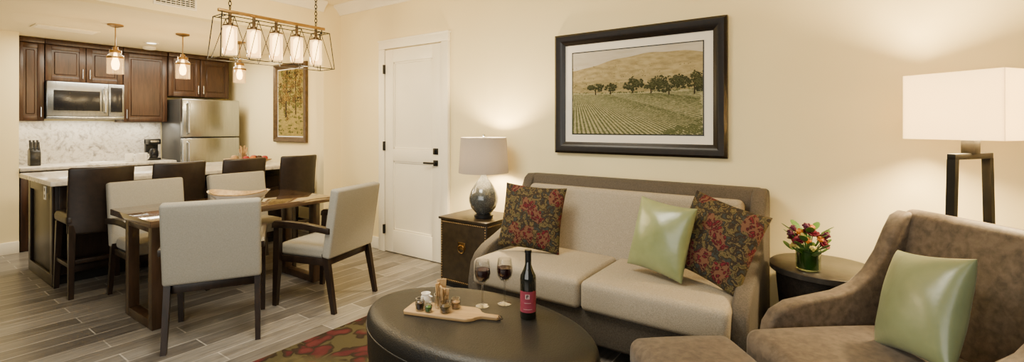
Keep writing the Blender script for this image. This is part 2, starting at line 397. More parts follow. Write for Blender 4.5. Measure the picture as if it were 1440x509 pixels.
# door
x0, x1, zt = -4.09, -3.25, 2.21
d = MB(); d.box(x0,x1,3.428,3.439,.01,zt)
st = .125
zr = [(.01,.25),(1.00,1.13),(zt-.14,zt)]
d.box(x0,x0+st,3.408,3.43,.01,zt,.003); d.box(x1-st,x1,3.408,3.43,.01,zt,.003)
for a, b in zr: d.box(x0+st,x1-st,3.408,3.43,a,b,.003)
for a, b in ((.25,1.00),(1.13,zt-.14)):
    xa, xb = x0+st, x1-st
    for q in (d.box(xa,xa+.018,3.417,3.43,a,b,.004), d.box(xb-.018,xb,3.417,3.43,a,b,.004), d.box(xa,xb,3.417,3.43,a,a+.018,.004), d.box(xa,xb,3.417,3.43,b-.018,b,.004)): pass
door = struct(d.build('door_1', WHITE))
fr = MB()
for a, b in ((x0-.10,x0-.008),(x1+.008,x1+.10)): fr.box(a,b,3.395,3.439,0,zt+.012,.006)
fr.box(x0-.10,x1+.10,3.395,3.439,zt+.012,zt+.105,.006); fr.box(x0-.11,x1+.11,3.388,3.439,zt+.095,zt+.112,.004)
fr.build('door_casing', WHITE, door)
hd = MB()
hx, hz = x1-.07, 1.005
hd.box(hx-.03,hx+.03,3.395,3.408,hz-.03,hz+.03,.004); hd.tube([(hx,3.40,hz),(hx,3.36,hz)],.011,10); hd.tube([(hx+.012,3.36,hz),(hx-.06,3.357,hz),(hx-.125,3.36,hz)],.011,10)
h_ = hd.build('lever_handle', BLACK, door); h_['label'] = 'black lever handle'
db = MB(); db.box(hx-.033,hx+.033,3.395,3.408,hz+.085,hz+.15,.006); db.box(hx-.006,hx+.006,3.38,3.395,hz+.10,hz+.135,.002)
db.build('deadbolt', BLACK, door)
for z in (.25,1.16,2.0):
    MB().box(x0-.012,x0+.006,3.38,3.408,z-.05,z+.05,.002).build('hinge', BLACK, door)

# ------------------------------------------------------------------ kitchen back wall
def door_panel(mb, X, ya, yb, za, zb, t=.02, st=.055):   # front faces +X at X
    mb.box(X-t,X-t*.55,ya,yb,za,zb)
    mb.box(X-t,X,ya,ya+st,za,zb,.003); mb.box(X-t,X,yb-st,yb,za,zb,.003)
    mb.box(X-t,X,ya+st,yb-st,za,za+st,.003); mb.box(X-t,X,ya+st,yb-st,zb-st,zb,.003)
    if yb-ya > .2: mb.box(X-t,X-.003,ya+st+.02,yb-st-.02,za+st+.02,zb-st-.02,.008,1)
def cabinet(label, ya, yb, za, zb, xf, doors, xb=-7.89, hside=None, crownz=None, group=None):
    cy = (ya+yb)/2; t = thing('kitchen_cabinet', label, 'cabinet', (xb,cy,za), 0, group)
    L = lambda y: y-cy
    b = MB(); b.box(0,xf-.022-xb,L(ya)+.002,L(yb)-.002,0,zb-za,.002)
    if crownz: b.box(0,xf+.012-xb,L(ya)+.002,L(yb)-.002,zb-za,crownz-za,.004)
    b.build('cabinet_body', CHERRY, t)
    w = (yb-ya)/doors
    for i in range(doors):
        a, c = ya+i*w+.005, ya+(i+1)*w-.005
        m = MB(); door_panel(m, xf-xb, L(a), L(c), .006, zb-za-.006); dd = m.build('cabinet_door', CHERRY, t)
        side = hside if hside else ('r' if i == 0 else 'l')
        hy = L(c)-.028 if side == 'r' else L(a)+.028
        hh = MB(); zc = .05 if za > 1.2 else zb-za-.16
        hh.tube([(xf-xb-.002,hy,zc),(xf-xb+.025,hy,zc),(xf-xb+.025,hy,zc+.11),(xf-xb-.002,hy,zc+.11)],.005,8); hh.build('cabinet_handle', NICKEL, dd)
    return t
XF = -7.55
cabinet('narrow dark cherry wall cabinet at the far left above the knife block', 1.09,1.325,1.436,2.335,XF,1,hside='r',crownz=2.395)
cabinet('short two-door dark cherry cabinet directly above the microwave', 1.325,2.05,1.905,2.335,XF,2,crownz=2.395)
cabinet('tall dark cherry wall cabinet between the microwave and the refrigerator', 2.05,2.535,1.43,2.335,XF,1,hside='l',crownz=2.395)
cabinet('two-door dark cherry cabinet above the refrigerator', 2.54,3.32,1.79,2.335,XF+.02,2,crownz=2.395)
cabinet('dark cherry base cabinet at the left end of the back worktop', 1.09,1.32,.0,.88,-7.31,1,hside='r')
cabinet('dark cherry two-door base cabinet below the microwave', 1.32,2.05,.0,.88,-7.31,2)
cabinet('dark cherry base cabinet next to the refrigerator', 2.05,2.545,.0,.88,-7.31,1,hside='l')
tag(MB().box(-7.885,-7.28,1.085,2.55,.88,.92,.006).build('worktop', GRANITE), 'pale granite worktop along the kitchen wall under the backsplash', 'worktop')
# microwave
t = thing('microwave', 'stainless steel over-range microwave with black window', 'microwave', (-7.89,1.687,1.462))
MB().box(0,.36,-.355,.355,0,.438,.004).build('microwave_body', STEELD, t)
mo = MB(); mo.box(.36,.40,-.357,.20,.035,.438,.006); do = mo.build('microwave_door', STEEL, t)
MB().box(.40,.404,-.30,.12,.10,.34,.003).build('window', BLKGLASS, do)
hh = MB(); hh.tube([(.40,.165,.08),(.44,.165,.09),(.44,.165,.38),(.40,.165,.39)],.010,10); hh.build('microwave_handle', NICKEL, do)
cp = MB(); cp.box(.36,.40,.203,.357,.035,.438,.004); cpo = cp.build('control_panel', STEEL, t)
MB().box(.40,.403,.222,.338,.09,.40,.002).build('key_pad', BLKGLASS, cpo)
MB().box(.36,.398,-.357,.357,.0,.032,.004).build('vent_strip', STEEL, t)
# refrigerator
t = thing('refrigerator', 'stainless steel top-freezer refrigerator at the right end of the kitchen', 'refrigerator', (-7.87,2.93,0))
MB().box(0,.64,-.36,.36,.03,1.745,.006).build('refrigerator_body', STEELD, t)
f1 = MB().box(.645,.72,-.362,.362,1.225,1.745,.014,3).build('freezer_door', STEEL, t)
f2 = MB().box(.645,.72,-.362,.362,.10,1.215,.014,3).build('fresh_food_door', STEEL, t)
for par, za, zb in ((f1,1.27,1.70),(f2,.70,1.17)):
    hh = MB(); hh.tube([(.72,-.30,za),(.775,-.30,za+.02),(.775,-.30,zb-.02),(.72,-.30,zb)],.013,10); hh.build('refrigerator_handle', NICKEL, par)
MB().box(.02,.66,-.35,.35,0,.09).build('toe_grille', BLACK, t)
# knife block + knives
kb = MB(); kb.prism([(-.07,0),(.07,0),(.07,.17),(-.02,.215),(-.07,.15)], -.045,.045,.004)
kbo = tag(kb.build('knife_block', BLACK, None, (-7.62,1.25,.921), (0,0,PI/2)), 'black knife block on the worktop below the narrow cabinet', 'knife block')
for k in range(6):
    lx = -.03+.03*(k%3); ly = -.045+.055*(k//3)
    zz = .175+.02*(k//3)
    m = MB(); m.box(-.007,.007,-.010,.010,0,.105,.003); m.box(-.008,.008,-.011,.011,.0,.012,.001)
    w = RotZ(PI/2) @ Vector((lx,ly,0))
    kn = m.build('knife', BLACK, None, (-7.62+w.x,1.25+w.y,.921+zz-.004), (0,R(-12),0))
    tag(kn, 'black handled kitchen knife standing in the knife block', 'knife', 'knives in the knife block')
# coffee maker and mugs
t = thing('coffee_maker', 'small black coffee maker on the worktop beside the refrigerator', 'coffee maker', (-7.60,2.38,.921))
m = MB(); m.box(-.09,.09,-.07,.07,0,.03,.006); m.box(-.09,-.02,-.07,.07,.03,.28,.008); m.box(-.09,.085,-.07,.07,.21,.285,.01); m.build('coffee_maker_body', BLACK, t)
MB().lathe([(0,.03),(.045,.03),(.055,.06),(.052,.12),(.038,.15),(.036,.155),(0,.155)],20,c=(.035,0,0)).build('carafe', BLKGLASS, t)
MB().box(-.02,.087,-.05,.05,.235,.262,.004).build('front_band', NICKEL, t)
def mug(loc, label, g):
    t = thing('mug', label, 'mug', loc, random.uniform(0,6), g)
    MB().lathe([(0,0),(.038,0),(.046,.01),(.047,.105),(.042,.105),(.040,.012),(0,.010)],20).build('mug_body', CERAM, t)
    MB().tube([(.044,0,.085),(.070,0,.08),(.077,0,.052),(.066,0,.026),(.044,0,.022)],.007,8).build('mug_handle', CERAM, t)
for p in ((-7.48,2.24,.921),(-7.46,2.09,.921),(-7.36,2.17,.921)): mug(p, 'white ceramic mug on the back worktop left of the coffee maker', 'mugs on the back worktop')
tag(MB().box(-.11,.11,-.09,.09,0,.012,.004).build('tray', CERAM, None, (-7.55,1.80,.921)), 'flat white tray on the back worktop under the microwave', 'tray')

# ------------------------------------------------------------------ island
t = thing('kitchen_island', 'dark wood kitchen island carrying the granite breakfast bar', 'island', (-5.95,2.11,0))
m = MB(); m.box(-.45,.45,-1.08,1.08,.09,.88,.004); m.build('island_body', ESP, t)
MB().box(-.40,.40,-1.05,1.05,0,.09).build('toe_kick', BLACK, t)
m = MB(); m.box(-.45,.45,-1.10,-1.08,.0,.10,.003); m.box(-.45,-.37,-1.10,-1.08,.1,.88,.003); m.box(.37,.45,-1.10,-1.08,.1,.88,.003); m.box(-.37,.37,-1.10,-1.08,.79,.88,.003)
m.build('end_panel', ESP, t)
m = MB()
for k in range(4): door_panel(m, .468, -1.06+k*.53, -1.06+k*.53+.52, .10, .87)
m.build('front_panel', ESP, t)
ol = MB(); ol.box(-.04,.04,-.006,0,-.06,.06,.003); olo = tag(ol.build('power_outlet', WHITE, None, (-5.73,1.0096,.79)), 'white power outlet on the end of the kitchen island', 'outlet')
for z in (-.028,.028):
    MB().box(-.013,.013,-.0075,-.005,z-.014,z+.014,.001).build('socket_face', BLACK, olo)
tag(MB().box(-6.48,-5.28,.96,3.205,.88,.922,.008,3).build('worktop', GRANITE), 'pale granite breakfast bar top on the kitchen island', 'worktop')
# brochure on island
t = thing('open_booklet', 'open white booklet lying on the left part of the breakfast bar', 'booklet', (-6.12,1.50,.9235), R(80))
m = MB(); m.prism([(-.1,0),(.1,0),(.1,.006),(-.1,.006)],-.15,-.002); m.prism([(-.1,0),(.1,0),(.1,.009),(-.1,.006)],.002,.15); m.build('pages', PAPER, t)
MB().box(-.155,.155,-.105,.105,-.001,.0005).build('cover', BLACK, t)
# platter group on island right
px_, py_ = -6.15, 2.93
t = thing('wooden_platter', 'long wooden platter of snacks on the far right of the breakfast bar', 'platter', (px_,py_,.923), R(35))
MB().lathe([(0,0),(.7,0),(.95,.022),(1,.04),(.95,.04),(.68,.014),(0,.012)],32,.30,.16).build('platter_dish', BOWLW, t)
pr = R(35)
def pl(x, y, z): v = RotZ(pr) @ Vector((x,y,0)); return (px_+v.x, py_+v.y, .923+z)
jp = pl(-.06,.0,.014)
t2 = thing('glass_jar', 'clear glass jar of breadsticks standing on the platter', 'jar', jp)
MB().lathe([(0,0),(.045,0),(.052,.02),(.052,.10),(.048,.10),(.047,.01),(0,.008)],18).build('jar_body', CLEAR, t2)
for k in range(8):
    a = k*.785; q = .010+.012*(k%2)
    o = MB().tube([(0,0,0),(.022*math.cos(a),.022*math.sin(a),.18-.02*(k%3))],.008,6).build('breadstick', BREAD, None, (jp[0]+q*math.cos(a),jp[1]+q*math.sin(a),jp[2]+.011)); tag(o,'thin breadstick standing in the jar on the breakfast bar','breadstick','breadsticks in the jar on the breakfast bar')
for k, (dx, dy, mt, nm, s) in enumerate(((.06,.03,REDC,'red',1.2),(.14,.0,DARKS,'dark',1.2),(.09,-.05,ORANGEP,'orange',1.1),(.02,-.07,REDC,'red',1.1),(-.16,-.02,BREAD,'golden',1.2),(.20,.03,REDC,'red',1.1),(-.19,.05,OLIVE,'olive green',1.1))):
    o = MB().lathe([(0,0),(.018*s,.002*s),(.032*s,.02*s),(.034*s,.036*s),(.025*s,.054*s),(.008*s,.058*s),(0,.054*s)],14).build('fruit', mt, None, pl(dx,dy,.014)); tag(o, nm+' round fruit on the wooden platter', 'fruit', nm+' fruit on the platter')

# ------------------------------------------------------------------ bar stools
def make_stool():
    t = thing('bar_stool', '', 'bar stool', (0,0,0), -PI/2, 'dark leather bar stools along the island')
    MB().soft(-.22,.22,-.23,.18,.575,.665,.035,.015).build('seat', DLEATH, t)
    MB().arcpanel(.36,R(38),.055,.50,1.045,-.13,.05).build('backrest', DLEATH, t)
    for sx in (-1,1):
        MB().taper((sx*.205,-.225,0),.034,(sx*.19,-.19,.58),.046,bev=.003).build('leg', ESP, t)
        MB().taper((sx*.205,.225,0),.034,(sx*.185,.16,.58),.046,bev=.003).build('leg', ESP, t)
    for args in ((-.20,.20,-.225,-.195,.19,.225),(-.195,.195,.185,.21,.27,.30)):
        MB().box(*args,.003).build('stretcher', ESP, t)
    for sx in (-1,1): MB().box(sx*.198-.012,sx*.198+.012,-.2,.2,.24,.27,.003).build('stretcher', ESP, t)
    return t
proto = make_stool()
for i, (y, lab) in enumerate(((1.23,'dark leather bar stool nearest the outlet end of the island'),(1.79,'second dark bar stool from the outlet end of the island'),(2.37,'third dark bar stool, half hidden behind the dining chairs'),(2.96,'dark bar stool at the far right end of the island'))):
    o = proto if i == 0 else copy_tree(proto)
    o.location = (-5.225,y,0); o['label'] = lab

# ------------------------------------------------------------------ dining set
t = thing('dining_table', 'rectangular walnut dining table with polished top', 'dining table', (-4.05,1.80,0))
MB().box(-.40,.40,-.67,.67,.715,.76,.004).build('tabletop', WALNUT, t)
for sy in (-1,1):
    m = MB(); y0, y1 = sorted((sy*.62, sy*.555))
    m.box(-.25,-.18,y0,y1,0,.715,.003); m.box(.20,.27,y0,y1,0,.715,.003); m.box(-.18,.20,y0,y1,0,.06,.003); m.box(-.18,.20,y0,y1,.655,.715,.003)
    m.build('leg_frame', WALLEG, t)
MB().box(-.03,.03,-.555,.555,.66,.70,.003).build('stretcher', WALLEG, t)
def make_chair():
    t = thing('dining_chair', '', 'chair', (0,0,0), 0, 'upholstered dining chairs around the table')
    MB().soft(-.235,.235,-.25,.20,.385,.475,.03,.018).build('seat', LINEN, t)
    mt = Matrix.Translation((0,.215,.40)) @ Matrix.Rotation(R(-9),4,'X')
    MB().soft(-.268,.268,-.035,.035,0,.520,.02,mtx=mt,front=.012).build('backrest', LINEN, t)
    m = MB(); m.box(-.225,.225,-.235,-.21,.34,.39,.002); m.box(-.225,.225,.19,.215,.34,.39,.002); m.box(-.245,-.22,-.22,.20,.34,.39,.002); m.box(.22,.245,-.22,.20,.34,.39,.002); m.build('seat_rail', ESP, t)
    for sx in (-1,1):
        m = MB(); m.taper((sx*.255,-.258,0),(.030,.034),(sx*.255,-.238,.36),(.036,.056)); m.taper((sx*.255,-.238,.36),(.036,.056),(sx*.26,-.228,.62),(.036,.050)); m.build('leg', ESP, t)
        MB().taper((sx*.25,.285,0),(.030,.032),(sx*.243,.205,.43),(.036,.05)).build('leg', ESP, t)
        m = MB(); m.prism([(-.268,.600),(-.262,.640),(-.24,.654),(-.10,.658),(.05,.652),(.262,.628),(.262,.585),(.05,.604),(-.10,.608)], sx*.264-.023, sx*.264+.023, .005); m.build('armrest', ESP, t)
    return t
pc = make_chair()
for i, (x, y, a, lab) in enumerate(((-3.455,1.455,R(-119.4),'pale upholstered dining chair with its back turned to the camera'),(-3.375,2.215,R(-73.7),'pale dining chair seen from the side, nearest the white door'),(-4.61,1.49,R(90),'pale dining chair across the table nearest the first bar stool'),(-4.60,2.24,R(93),'pale dining chair across the table behind the wooden bowl'))):
    o = pc if i == 0 else copy_tree(pc)
    o.location = (x,y,0); o.rotation_euler = (0,0,a); o['label'] = lab
# bowl
def boat(mb, L, W, H, th, zoff=0):
    t = bmesh.new(); n = 48; rings = []
    prof = [(0,0),(.40,.0),(.60,.10),(.78,.34),(.90,.65),(1.0,1.0)]
    for r, q in prof:
        if r == 0: rings.append([t.verts.new((0,0,zoff))]); continue
        row = []
        for k in range(n):
            a = 2*PI*k/n; e = abs(math.cos(a))**3
            rr = r*(1-th)
            z = q*H*(1+.55*e*q+.05*math.sin(3*a)*q)
            row.append(t.verts.new((rr*L*math.cos(a)*(1+.12*e*q), rr*W*math.sin(a), z+zoff)))
        rings.append(row)
    for a, b in zip(rings, rings[1:]):
        for k in range(n):
            k2 = (k+1)%n
            if len(a) == 1: t.faces.new((a[0], b[k], b[k2]))
            else: t.faces.new((a[k], a[k2], b[k2], b[k]))
    mb.add(t)
t = thing('wooden_bowl', 'shallow boat-shaped wooden bowl with white outside on the dining table', 'bowl', (-4.07,1.87,.762), R(42))
m = MB(); boat(m,.215,.165,.056,0); m.build('bowl_shell', CERAM, t)
m = MB(); boat(m,.215,.165,.056,.06,.006); m.build('bowl_lining', BOWLW, t)

# ------------------------------------------------------------------ chandelier
t = thing('chandelier', 'linear wire cage chandelier with five glowing glass cylinders', 'chandelier', (-4.05,2.17,ZC))
MB().box(-.012,.012,-.47,.47,-.525,-.50,.003).build('crossbar', BRASS, t)
for sy in (-1,1):
    m = MB(); z = -.03; k = 0
    m.lathe([(0,0),(.05,0),(.05,-.012),(.012,-.03),(0,-.03)],18,c=(0,sy*.38,0))
    while z > -.485:
        pts = []
        for j in range(12):
            a = 2*PI*j/12; u = .011*math.cos(a); w = .021*math.sin(a)
            pts.append((u if k%2 else 0, sy*.38+(0 if k%2 else u), z-.02+w))
        m.tube(pts,.0035,5,closed=True); z -= .033; k += 1
    m.build('chain', IRON, t)
m = MB(); tz, bz = -.56, -.90; ty, tx, by, bx = .475,.075,.50,.115
T = [(-tx,-ty,tz),(tx,-ty,tz),(tx,ty,tz),(-tx,ty,tz)]; B = [(-bx,-by,bz),(bx,-by,bz),(bx,by,bz),(-bx,by,bz)]
wr = .004
for i in range(4):
    m.tube([T[i],T[(i+1)%4]],wr,6); m.tube([B[i],B[(i+1)%4]],wr,6); m.tube([T[i],B[i]],wr,6)
for sx in (-1,1):
    for k in range(5):
        yc = -.38+.19*k
        m.tube([(sx*tx,yc,tz),(sx*bx,yc-.095,bz)],wr*.8,5); m.tube([(sx*tx,yc,tz),(sx*bx,yc+.095,bz)],wr*.8,5)
for k in range(5):
    yc = -.38+.19*k; m.tube([(-tx,yc,tz),(tx,yc,tz)],wr,6)
m.tube([(0,-.44,-.51),(0,-.44,tz)],.005,6); m.tube([(0,.44,-.51),(0,.44,tz)],.005,6)
m.tube([(-tx,-.44,tz),(tx,-.44,tz)],wr,6); m.tube([(-tx,.44,tz),(tx,.44,tz)],wr,6)
m.build('wire_cage', IRON, t)
for k in range(5):
    yc = -.38+.19*k
    so = MB().lathe([(0,-.52),(.012,-.52),(.012,-.600),(.024,-.605),(.024,-.622),(.054,-.624),(.054,-.634),(.0,-.634)],20,c=(0,yc,0)).build('lamp_socket', BRONZE, t)
    MB().lathe([(.053,-.634),(.053,-.86),(.049,-.86),(.049,-.636)],24,c=(0,yc,0)).build('glass_shade', FROST, so)
    MB().lathe([(0,-.634),(.014,-.638),(.027,-.66),(.030,-.74),(.027,-.80),(.012,-.825),(0,-.828)],16,c=(0,yc,0)).build('bulb', TUBE, so)
# pendants
def make_pendant():
    t = thing('pendant_lamp', '', 'pendant lamp', (0,0,0), 0, 'jar pendants over the island')
    MB().lathe([(0,0),(.065,0),(.065,-.012),(.02,-.028),(0,-.028)],22).build('canopy', BRASS, t)
    MB().tube([(0,0,-.025),(0,0,-.24)],.006,8).build('stem', BRASS, t)
    MB().lathe([(0,-.225),(.020,-.225),(.022,-.252),(.048,-.258),(.052,-.285),(0,-.285)],22).build('cap', BRASS, t)
    g = MB().lathe([(.046,-.286),(.048,-.300),(.066,-.312),(.069,-.325),(.069,-.495),(.065,-.495),(.065,-.33)],28).build('glass_jar', AMBERG, t)
    MB().lathe([(.0695,-.322),(.072,-.322),(.072,-.342),(.0695,-.342)],28).build('jar_band', BRASS, g)
    MB().lathe([(0,-.286),(.014,-.29),(.016,-.33),(.030,-.37),(.034,-.40),(.026,-.445),(0,-.46)],14).build('bulb', BULB, t)
    return t
pp = make_pendant()
for i, (y, lab) in enumerate(((1.56,'brass and glass pendant lamp nearest the left end of the island'),(2.15,'middle brass and glass pendant lamp over the island'),(2.75,'farthest pendant lamp, partly behind the chandelier'))):
    o = pp if i == 0 else copy_tree(pp)
    o.location = (-5.975,y,ZK); o['label'] = lab
# vents and ceiling fixtures
t = thing('air_vent', 'rectangular white air grille on the header above the kitchen opening', 'vent', (XH,1.72,2.54))
m = MB(); m.box(0,.012,-.17,.17,-.085,-.068,.003); m.box(0,.012,-.17,.17,.068,.085,.003); m.box(0,.012,-.17,-.153,-.068,.068,.003); m.box(0,.012,.153,.17,-.068,.068,.003); m.build('vent_frame', WHITE, t)
MB().box(.0005,.003,-.153,.153,-.068,.068).build('vent_backing', BLACK, t)
m = MB()
for k in range(7): m.box(.003,.010,-.153,.153,-.064+k*.019,-.064+k*.019+.007)
for k in range(1,8): m.box(.003,.0105,-.153+k*.038,-.150+k*.038,-.068,.068)
m.build('vent_slats', WHITE, t)
t = thing('air_vent', 'flat ceiling air grille over the left of the kitchen', 'vent', (-6.65,1.33,ZK))
m = MB(); m.box(-.12,.12,-.25,.25,-.01,-.001,.003); m.build('vent_frame', CEIL, t)
m = MB()
for k in range(8): m.box(-.10+k*.026,-.088+k*.026,-.23,.23,-.014,-.010)
m.build('vent_slats', WHITE, t)
t = thing('recessed_ceiling_lamp', 'small round recessed ceiling light in the kitchen', 'ceiling light', (-6.9,2.15,ZK))
MB().lathe([(0,-.001),(.075,-.001),(.072,-.012),(.05,-.010),(.048,-.004),(0,-.004)],26).build('trim_ring', WHITE, t)
MB().lathe([(0,-.005),(.047,-.005),(.047,-.008),(0,-.009)],26).build('lens', DOWN, t)
o = MB().lathe([(0,-.001),(.07,-.001),(.07,-.022),(.05,-.036),(0,-.038)],26).build('smoke_detector', WHITE, None, (-7.3,2.25,ZK)); tag(o,'small round white smoke detector on the kitchen ceiling','smoke detector')

# ------------------------------------------------------------------ framed pictures
def picture(name, label, xa, xb, za, zb, fw, mw, draw, fm, mats, liner=None):
    cx, cz = (xa+xb)/2, (za+zb)/2; W, H = xb-xa, zb-za
    t = thing(name, label, 'picture', (cx,YW,za)); h = H/2
    m = MB(); prof = [(0,0),(0,-.035),(fw*.2,-.05),(fw*.55,-.042),(fw*.8,-.03),(fw,-.022),(fw,0)]
    cs = [(-W/2,0),(W/2,0),(W/2,H),(-W/2,H)]; ins = [(1,1),(-1,1),(-1,-1),(1,-1)]
    tb = bmesh.new(); rings = []
    for (x,z),(ix,iz) in zip(cs, ins): rings.append([tb.verts.new((x+ix*u, v-.001, z+iz*u)) for u, v in prof])
    for i in range(4):
        a, b = rings[i], rings[(i+1)%4]
        for k in range(len(prof)): k2 = (k+1)%len(prof); tb.faces.new((a[k], b[k], b[k2], a[k2]))
    m.add(tb); m.build('frame', fm, t, ang=20)
    MB().box(-W/2+fw*.9,W/2-fw*.9,-.016,-.004,fw*.9,H-fw*.9).build('mat_board', MATB, t)
    if liner:
        m = MB(); q = fw+mw-.008
        for a in ((-W/2+q,W/2-q,q,q+.008),(-W/2+q,W/2-q,H-q-.008,H-q),(-W/2+q,-W/2+q+.008,q,H-q),(W/2-q-.008,W/2-q,q,H-q)): m.box(a[0],a[1],-.019,-.0165,a[2],a[3])
        m.build('mat_liner', liner, t)
    m = MB(); iw = W-2*(fw+mw); ih = H-2*(fw+mw)
    draw(m, lambda u, v, l: (-iw/2+u*iw, -.018-l*.0003, fw+mw+v*ih))
    m.build('print', mats, t, smooth=False)
    return t
def strip(m, P, l, top, bot, n=24):
    for i in range(n):
        a, b = i/n, (i+1)/n
        m.poly([P(a,bot(a),l),P(b,bot(b),l),P(b,top(b),l),P(a,top(a),l)])
def blob(m, P, l, u, v, ru, rv, n, sz, ar):
    for k in range(n):
        a = random.uniform(0,2*PI); r = math.sqrt(random.random())
        cu, cv = u+ru*r*math.cos(a), v+rv*r*math.sin(a)*(1 if math.sin(a) > 0 else .45); s = sz*random.uniform(.4,1.1)
        p0 = random.uniform(0,1)
        m.poly([P(min(1,max(0,cu+s*math.cos(p0+j*PI/3))), min(1,max(0,cv+s*ar*math.sin(p0+j*PI/3))), l+random.random()) for j in range(6)])
def vineyard(m, P):
    AR = 1.55
    m.mi = 0; strip(m,P,0,lambda u:1,lambda u:0)
    m.mi = 1; strip(m,P,1,lambda u:.78+.15*math.sin(max(0,u-.05)*2.4)+.006*math.sin(u*23),lambda u:.3)
    m.mi = 2; strip(m,P,2,lambda u:.60+.035*math.sin(u*5+1),lambda u:.3)
    m.mi = 3; strip(m,P,3,lambda u:.505-.02*math.sin(u*3),lambda u:0)
    hz = lambda u:.50-.02*math.sin(u*3)
    m.mi = 2
    for k in range(110):
        u = random.random(); blob(m,P,3,u,random.uniform(.54,.82),.03,.012,3,.005,AR)
    m.mi = 7
    for k in range(30):
        u = random.random(); blob(m,P,3.5,u,random.uniform(.53,.68),.015,.006,3,.004,AR)
    # vine rows fan out from a far point behind the left of the field
    vu, vv = .02, .60
    m.mi = 4
    bots = [-.16+.040*k for k in range(39)]+[1.42+.08*k for k in range(20)]+[3.05+.20*k for k in range(14)]
    for bu in bots:
        pts = []
        for j in range(101):
            q = j/100; u, v = vu+(bu-vu)*q, vv*(1-q)
            if 0 <= u <= 1 and 0 <= v <= hz(u)-.010: pts.append((u,v,q))
        if len(pts) < 3: continue
        for (ua,va,qa),(ub,vb,qb) in zip(pts[:-1], pts[1:]):
            steep = min(1, .6/max(.05,abs(bu-vu)))
            wx = .010*steep; wy = .010*(1-steep)
            ja, jb = random.uniform(.45,1.4), random.uniform(.45,1.4)
            c = lambda x: min(1,max(0,x))
            m.poly([P(c(ua-wx*qa*ja),c(va-wy*qa*ja),4),P(c(ub-wx*qb*jb),c(vb-wy*qb*jb),4),P(c(ub+wx*qb*jb),c(vb+wy*qb*jb),4),P(c(ua+wx*qa*ja),c(va+wy*qa*ja),4)])
    m.mi = 4
    for k in range(110):
        u = random.uniform(.72,1); v = random.uniform(0,.16*(u-.65)*3); blob(m,P,6,u,v,.012,.012,3,.008,AR)
    for k in range(40):
        u = random.random(); blob(m,P,6,u,hz(u)+random.uniform(.0,.012),.02,.006,3,.006,AR)
    trees = [(.20,.555,.062,.060,80),(.325,.55,.052,.048,60),(.50,.575,.075,.10,130),(.64,.54,.045,.04,45),(.77,.555,.135,.13,290),(.945,.565,.080,.16,170)]
    for (u,v,ru,rv,n) in trees:
        m.mi = 8; m.poly([P(u-.005,v-rv*.4-.06,7),P(u+.005,v-rv*.4-.06,7),P(u+.004,v,7),P(u-.004,v,7)])
        subs = [(u+ru*.7*math.cos(a), v+rv*.6*math.sin(a)*random.uniform(.3,1.2), ru*random.uniform(.4,.6), rv*random.uniform(.4,.6)) for a in [random.uniform(0,6.28) for _ in range(7)]]+[(u,v,ru*.7,rv*.7)]
        for (su,sv,sr,sq) in subs:
            m.mi = 6; blob(m,P,8,su,sv,sr,sq,n//4,.0075,AR)
        for (su,sv,sr,sq) in subs:
            m.mi = 7; blob(m,P,10,su-.005,sv+sq*.4,sr*.85,sq*.55,n//8,.0040,AR)
picture('framed_vineyard_print','large black framed vineyard landscape with oak trees above the sofa',-1.946,-.614,1.158,2.13,.092,.068,vineyard,PFRAME,[P_SKY,P_HILL,P_HILL2,P_FIELD,P_ROW,P_SOIL,P_TREE,P_TREE2,P_BARK],BLACK)
def autumn(m, P):
    m.mi = 1; strip(m,P,0,lambda u:1,lambda u:0,6)
    m.mi = 2
    for k in range(30):
        u, v = random.random(), random.uniform(.03,.45); blob(m,P,2,u,v,.06,.02,6,.03,.4)
    m.mi = 5
    m.poly([P(.30,.28,3),P(.36,.28,3),P(.36,.62,3),P(.42,1,3),P(.33,1,3),P(.31,.6,3)]); m.poly([P(.70,.32,3),P(.74,.32,3),P(.73,1,3),P(.69,1,3)])
    for mi, n in ((2,230),(4,190),(3,90),(2,190),(5,50),(3,60)):
        m.mi = mi
        for k in range(n//6): 
            u, v = random.uniform(.05,.95), random.uniform(.46,.98); blob(m,P,4+mi,u,v,.08,.07,14,.018,.65)
    for k in range(26):
        m.mi = 2 if k%2 else 4; u = random.uniform(.05,.95); blob(m,P,9,u,random.uniform(.26,.54),.03,.14,10,.014,.8)
picture('framed_tree_print','tall narrow framed print of golden green trees on the kitchen side wall',-6.42,-5.64,1.16,2.22,.07,.014,autumn,GFRAME,[P_SKY,P_MEAD,P_GRN,P_GOLD,P_RUST,P_BARK])

# ------------------------------------------------------------------ sofa
t = thing('sofa', 'two-seat taupe chenille sofa with beige cushions against the wall', 'sofa', (-1.255,2.95,0))
MB().box(-.86,.86,-.435,.42,.09,.295,.02,3).build('base', CHENF, t)
MB().prism([(.22,.10),(.24,.5),(.285,.9),(.315,.965),(.35,.99),(.41,.985),(.45,.95),(.455,.10)],-.865,.865,.030,4).build('back_frame', CHENF, t)
mt = Matrix.Translation((0,.17,.40)) @ Matrix.Rotation(R(-8),4,'X')
MB().soft(-.775,.775,-.06,.075,0,.525,.04,mtx=mt,front=.010).build('back_panel', CHENS, t)
arm = [(-.435,.09),(-.43,.30),(-.405,.415),(-.36,.475),(-.28,.52),(-.15,.56),(0,.61),(.10,.675),(.18,.765),(.24,.87),(.29,.955),(.34,.985),(.42,.98),(.455,.94),(.455,.09)]
for sx in (-1,1):
    a, b = sorted((sx*.805, sx*.895)); MB().prism(arm,a,b,.020,4).build('arm', CHENF, t)
for sx in (-1,1):
    a, b = sorted((sx*.004, sx*.815)); MB().soft(a,b,-.475,.14,.29,.468,.034,.012,front=.006).build('seat_cushion', CHENS, t)
for sx in (-1,1):
    for sy in (-.36,.38): MB().taper((sx*.8,sy,0),.035,(sx*.8,sy,.095),.05).build('leg', ESP, t)
def pillow(label, loc, w, h, th, rot, m, group=None):
    return tag(MB().pillow(w,h,th).build('throw_pillow', m, None, loc, rot, ang=80), label, 'pillow', group)
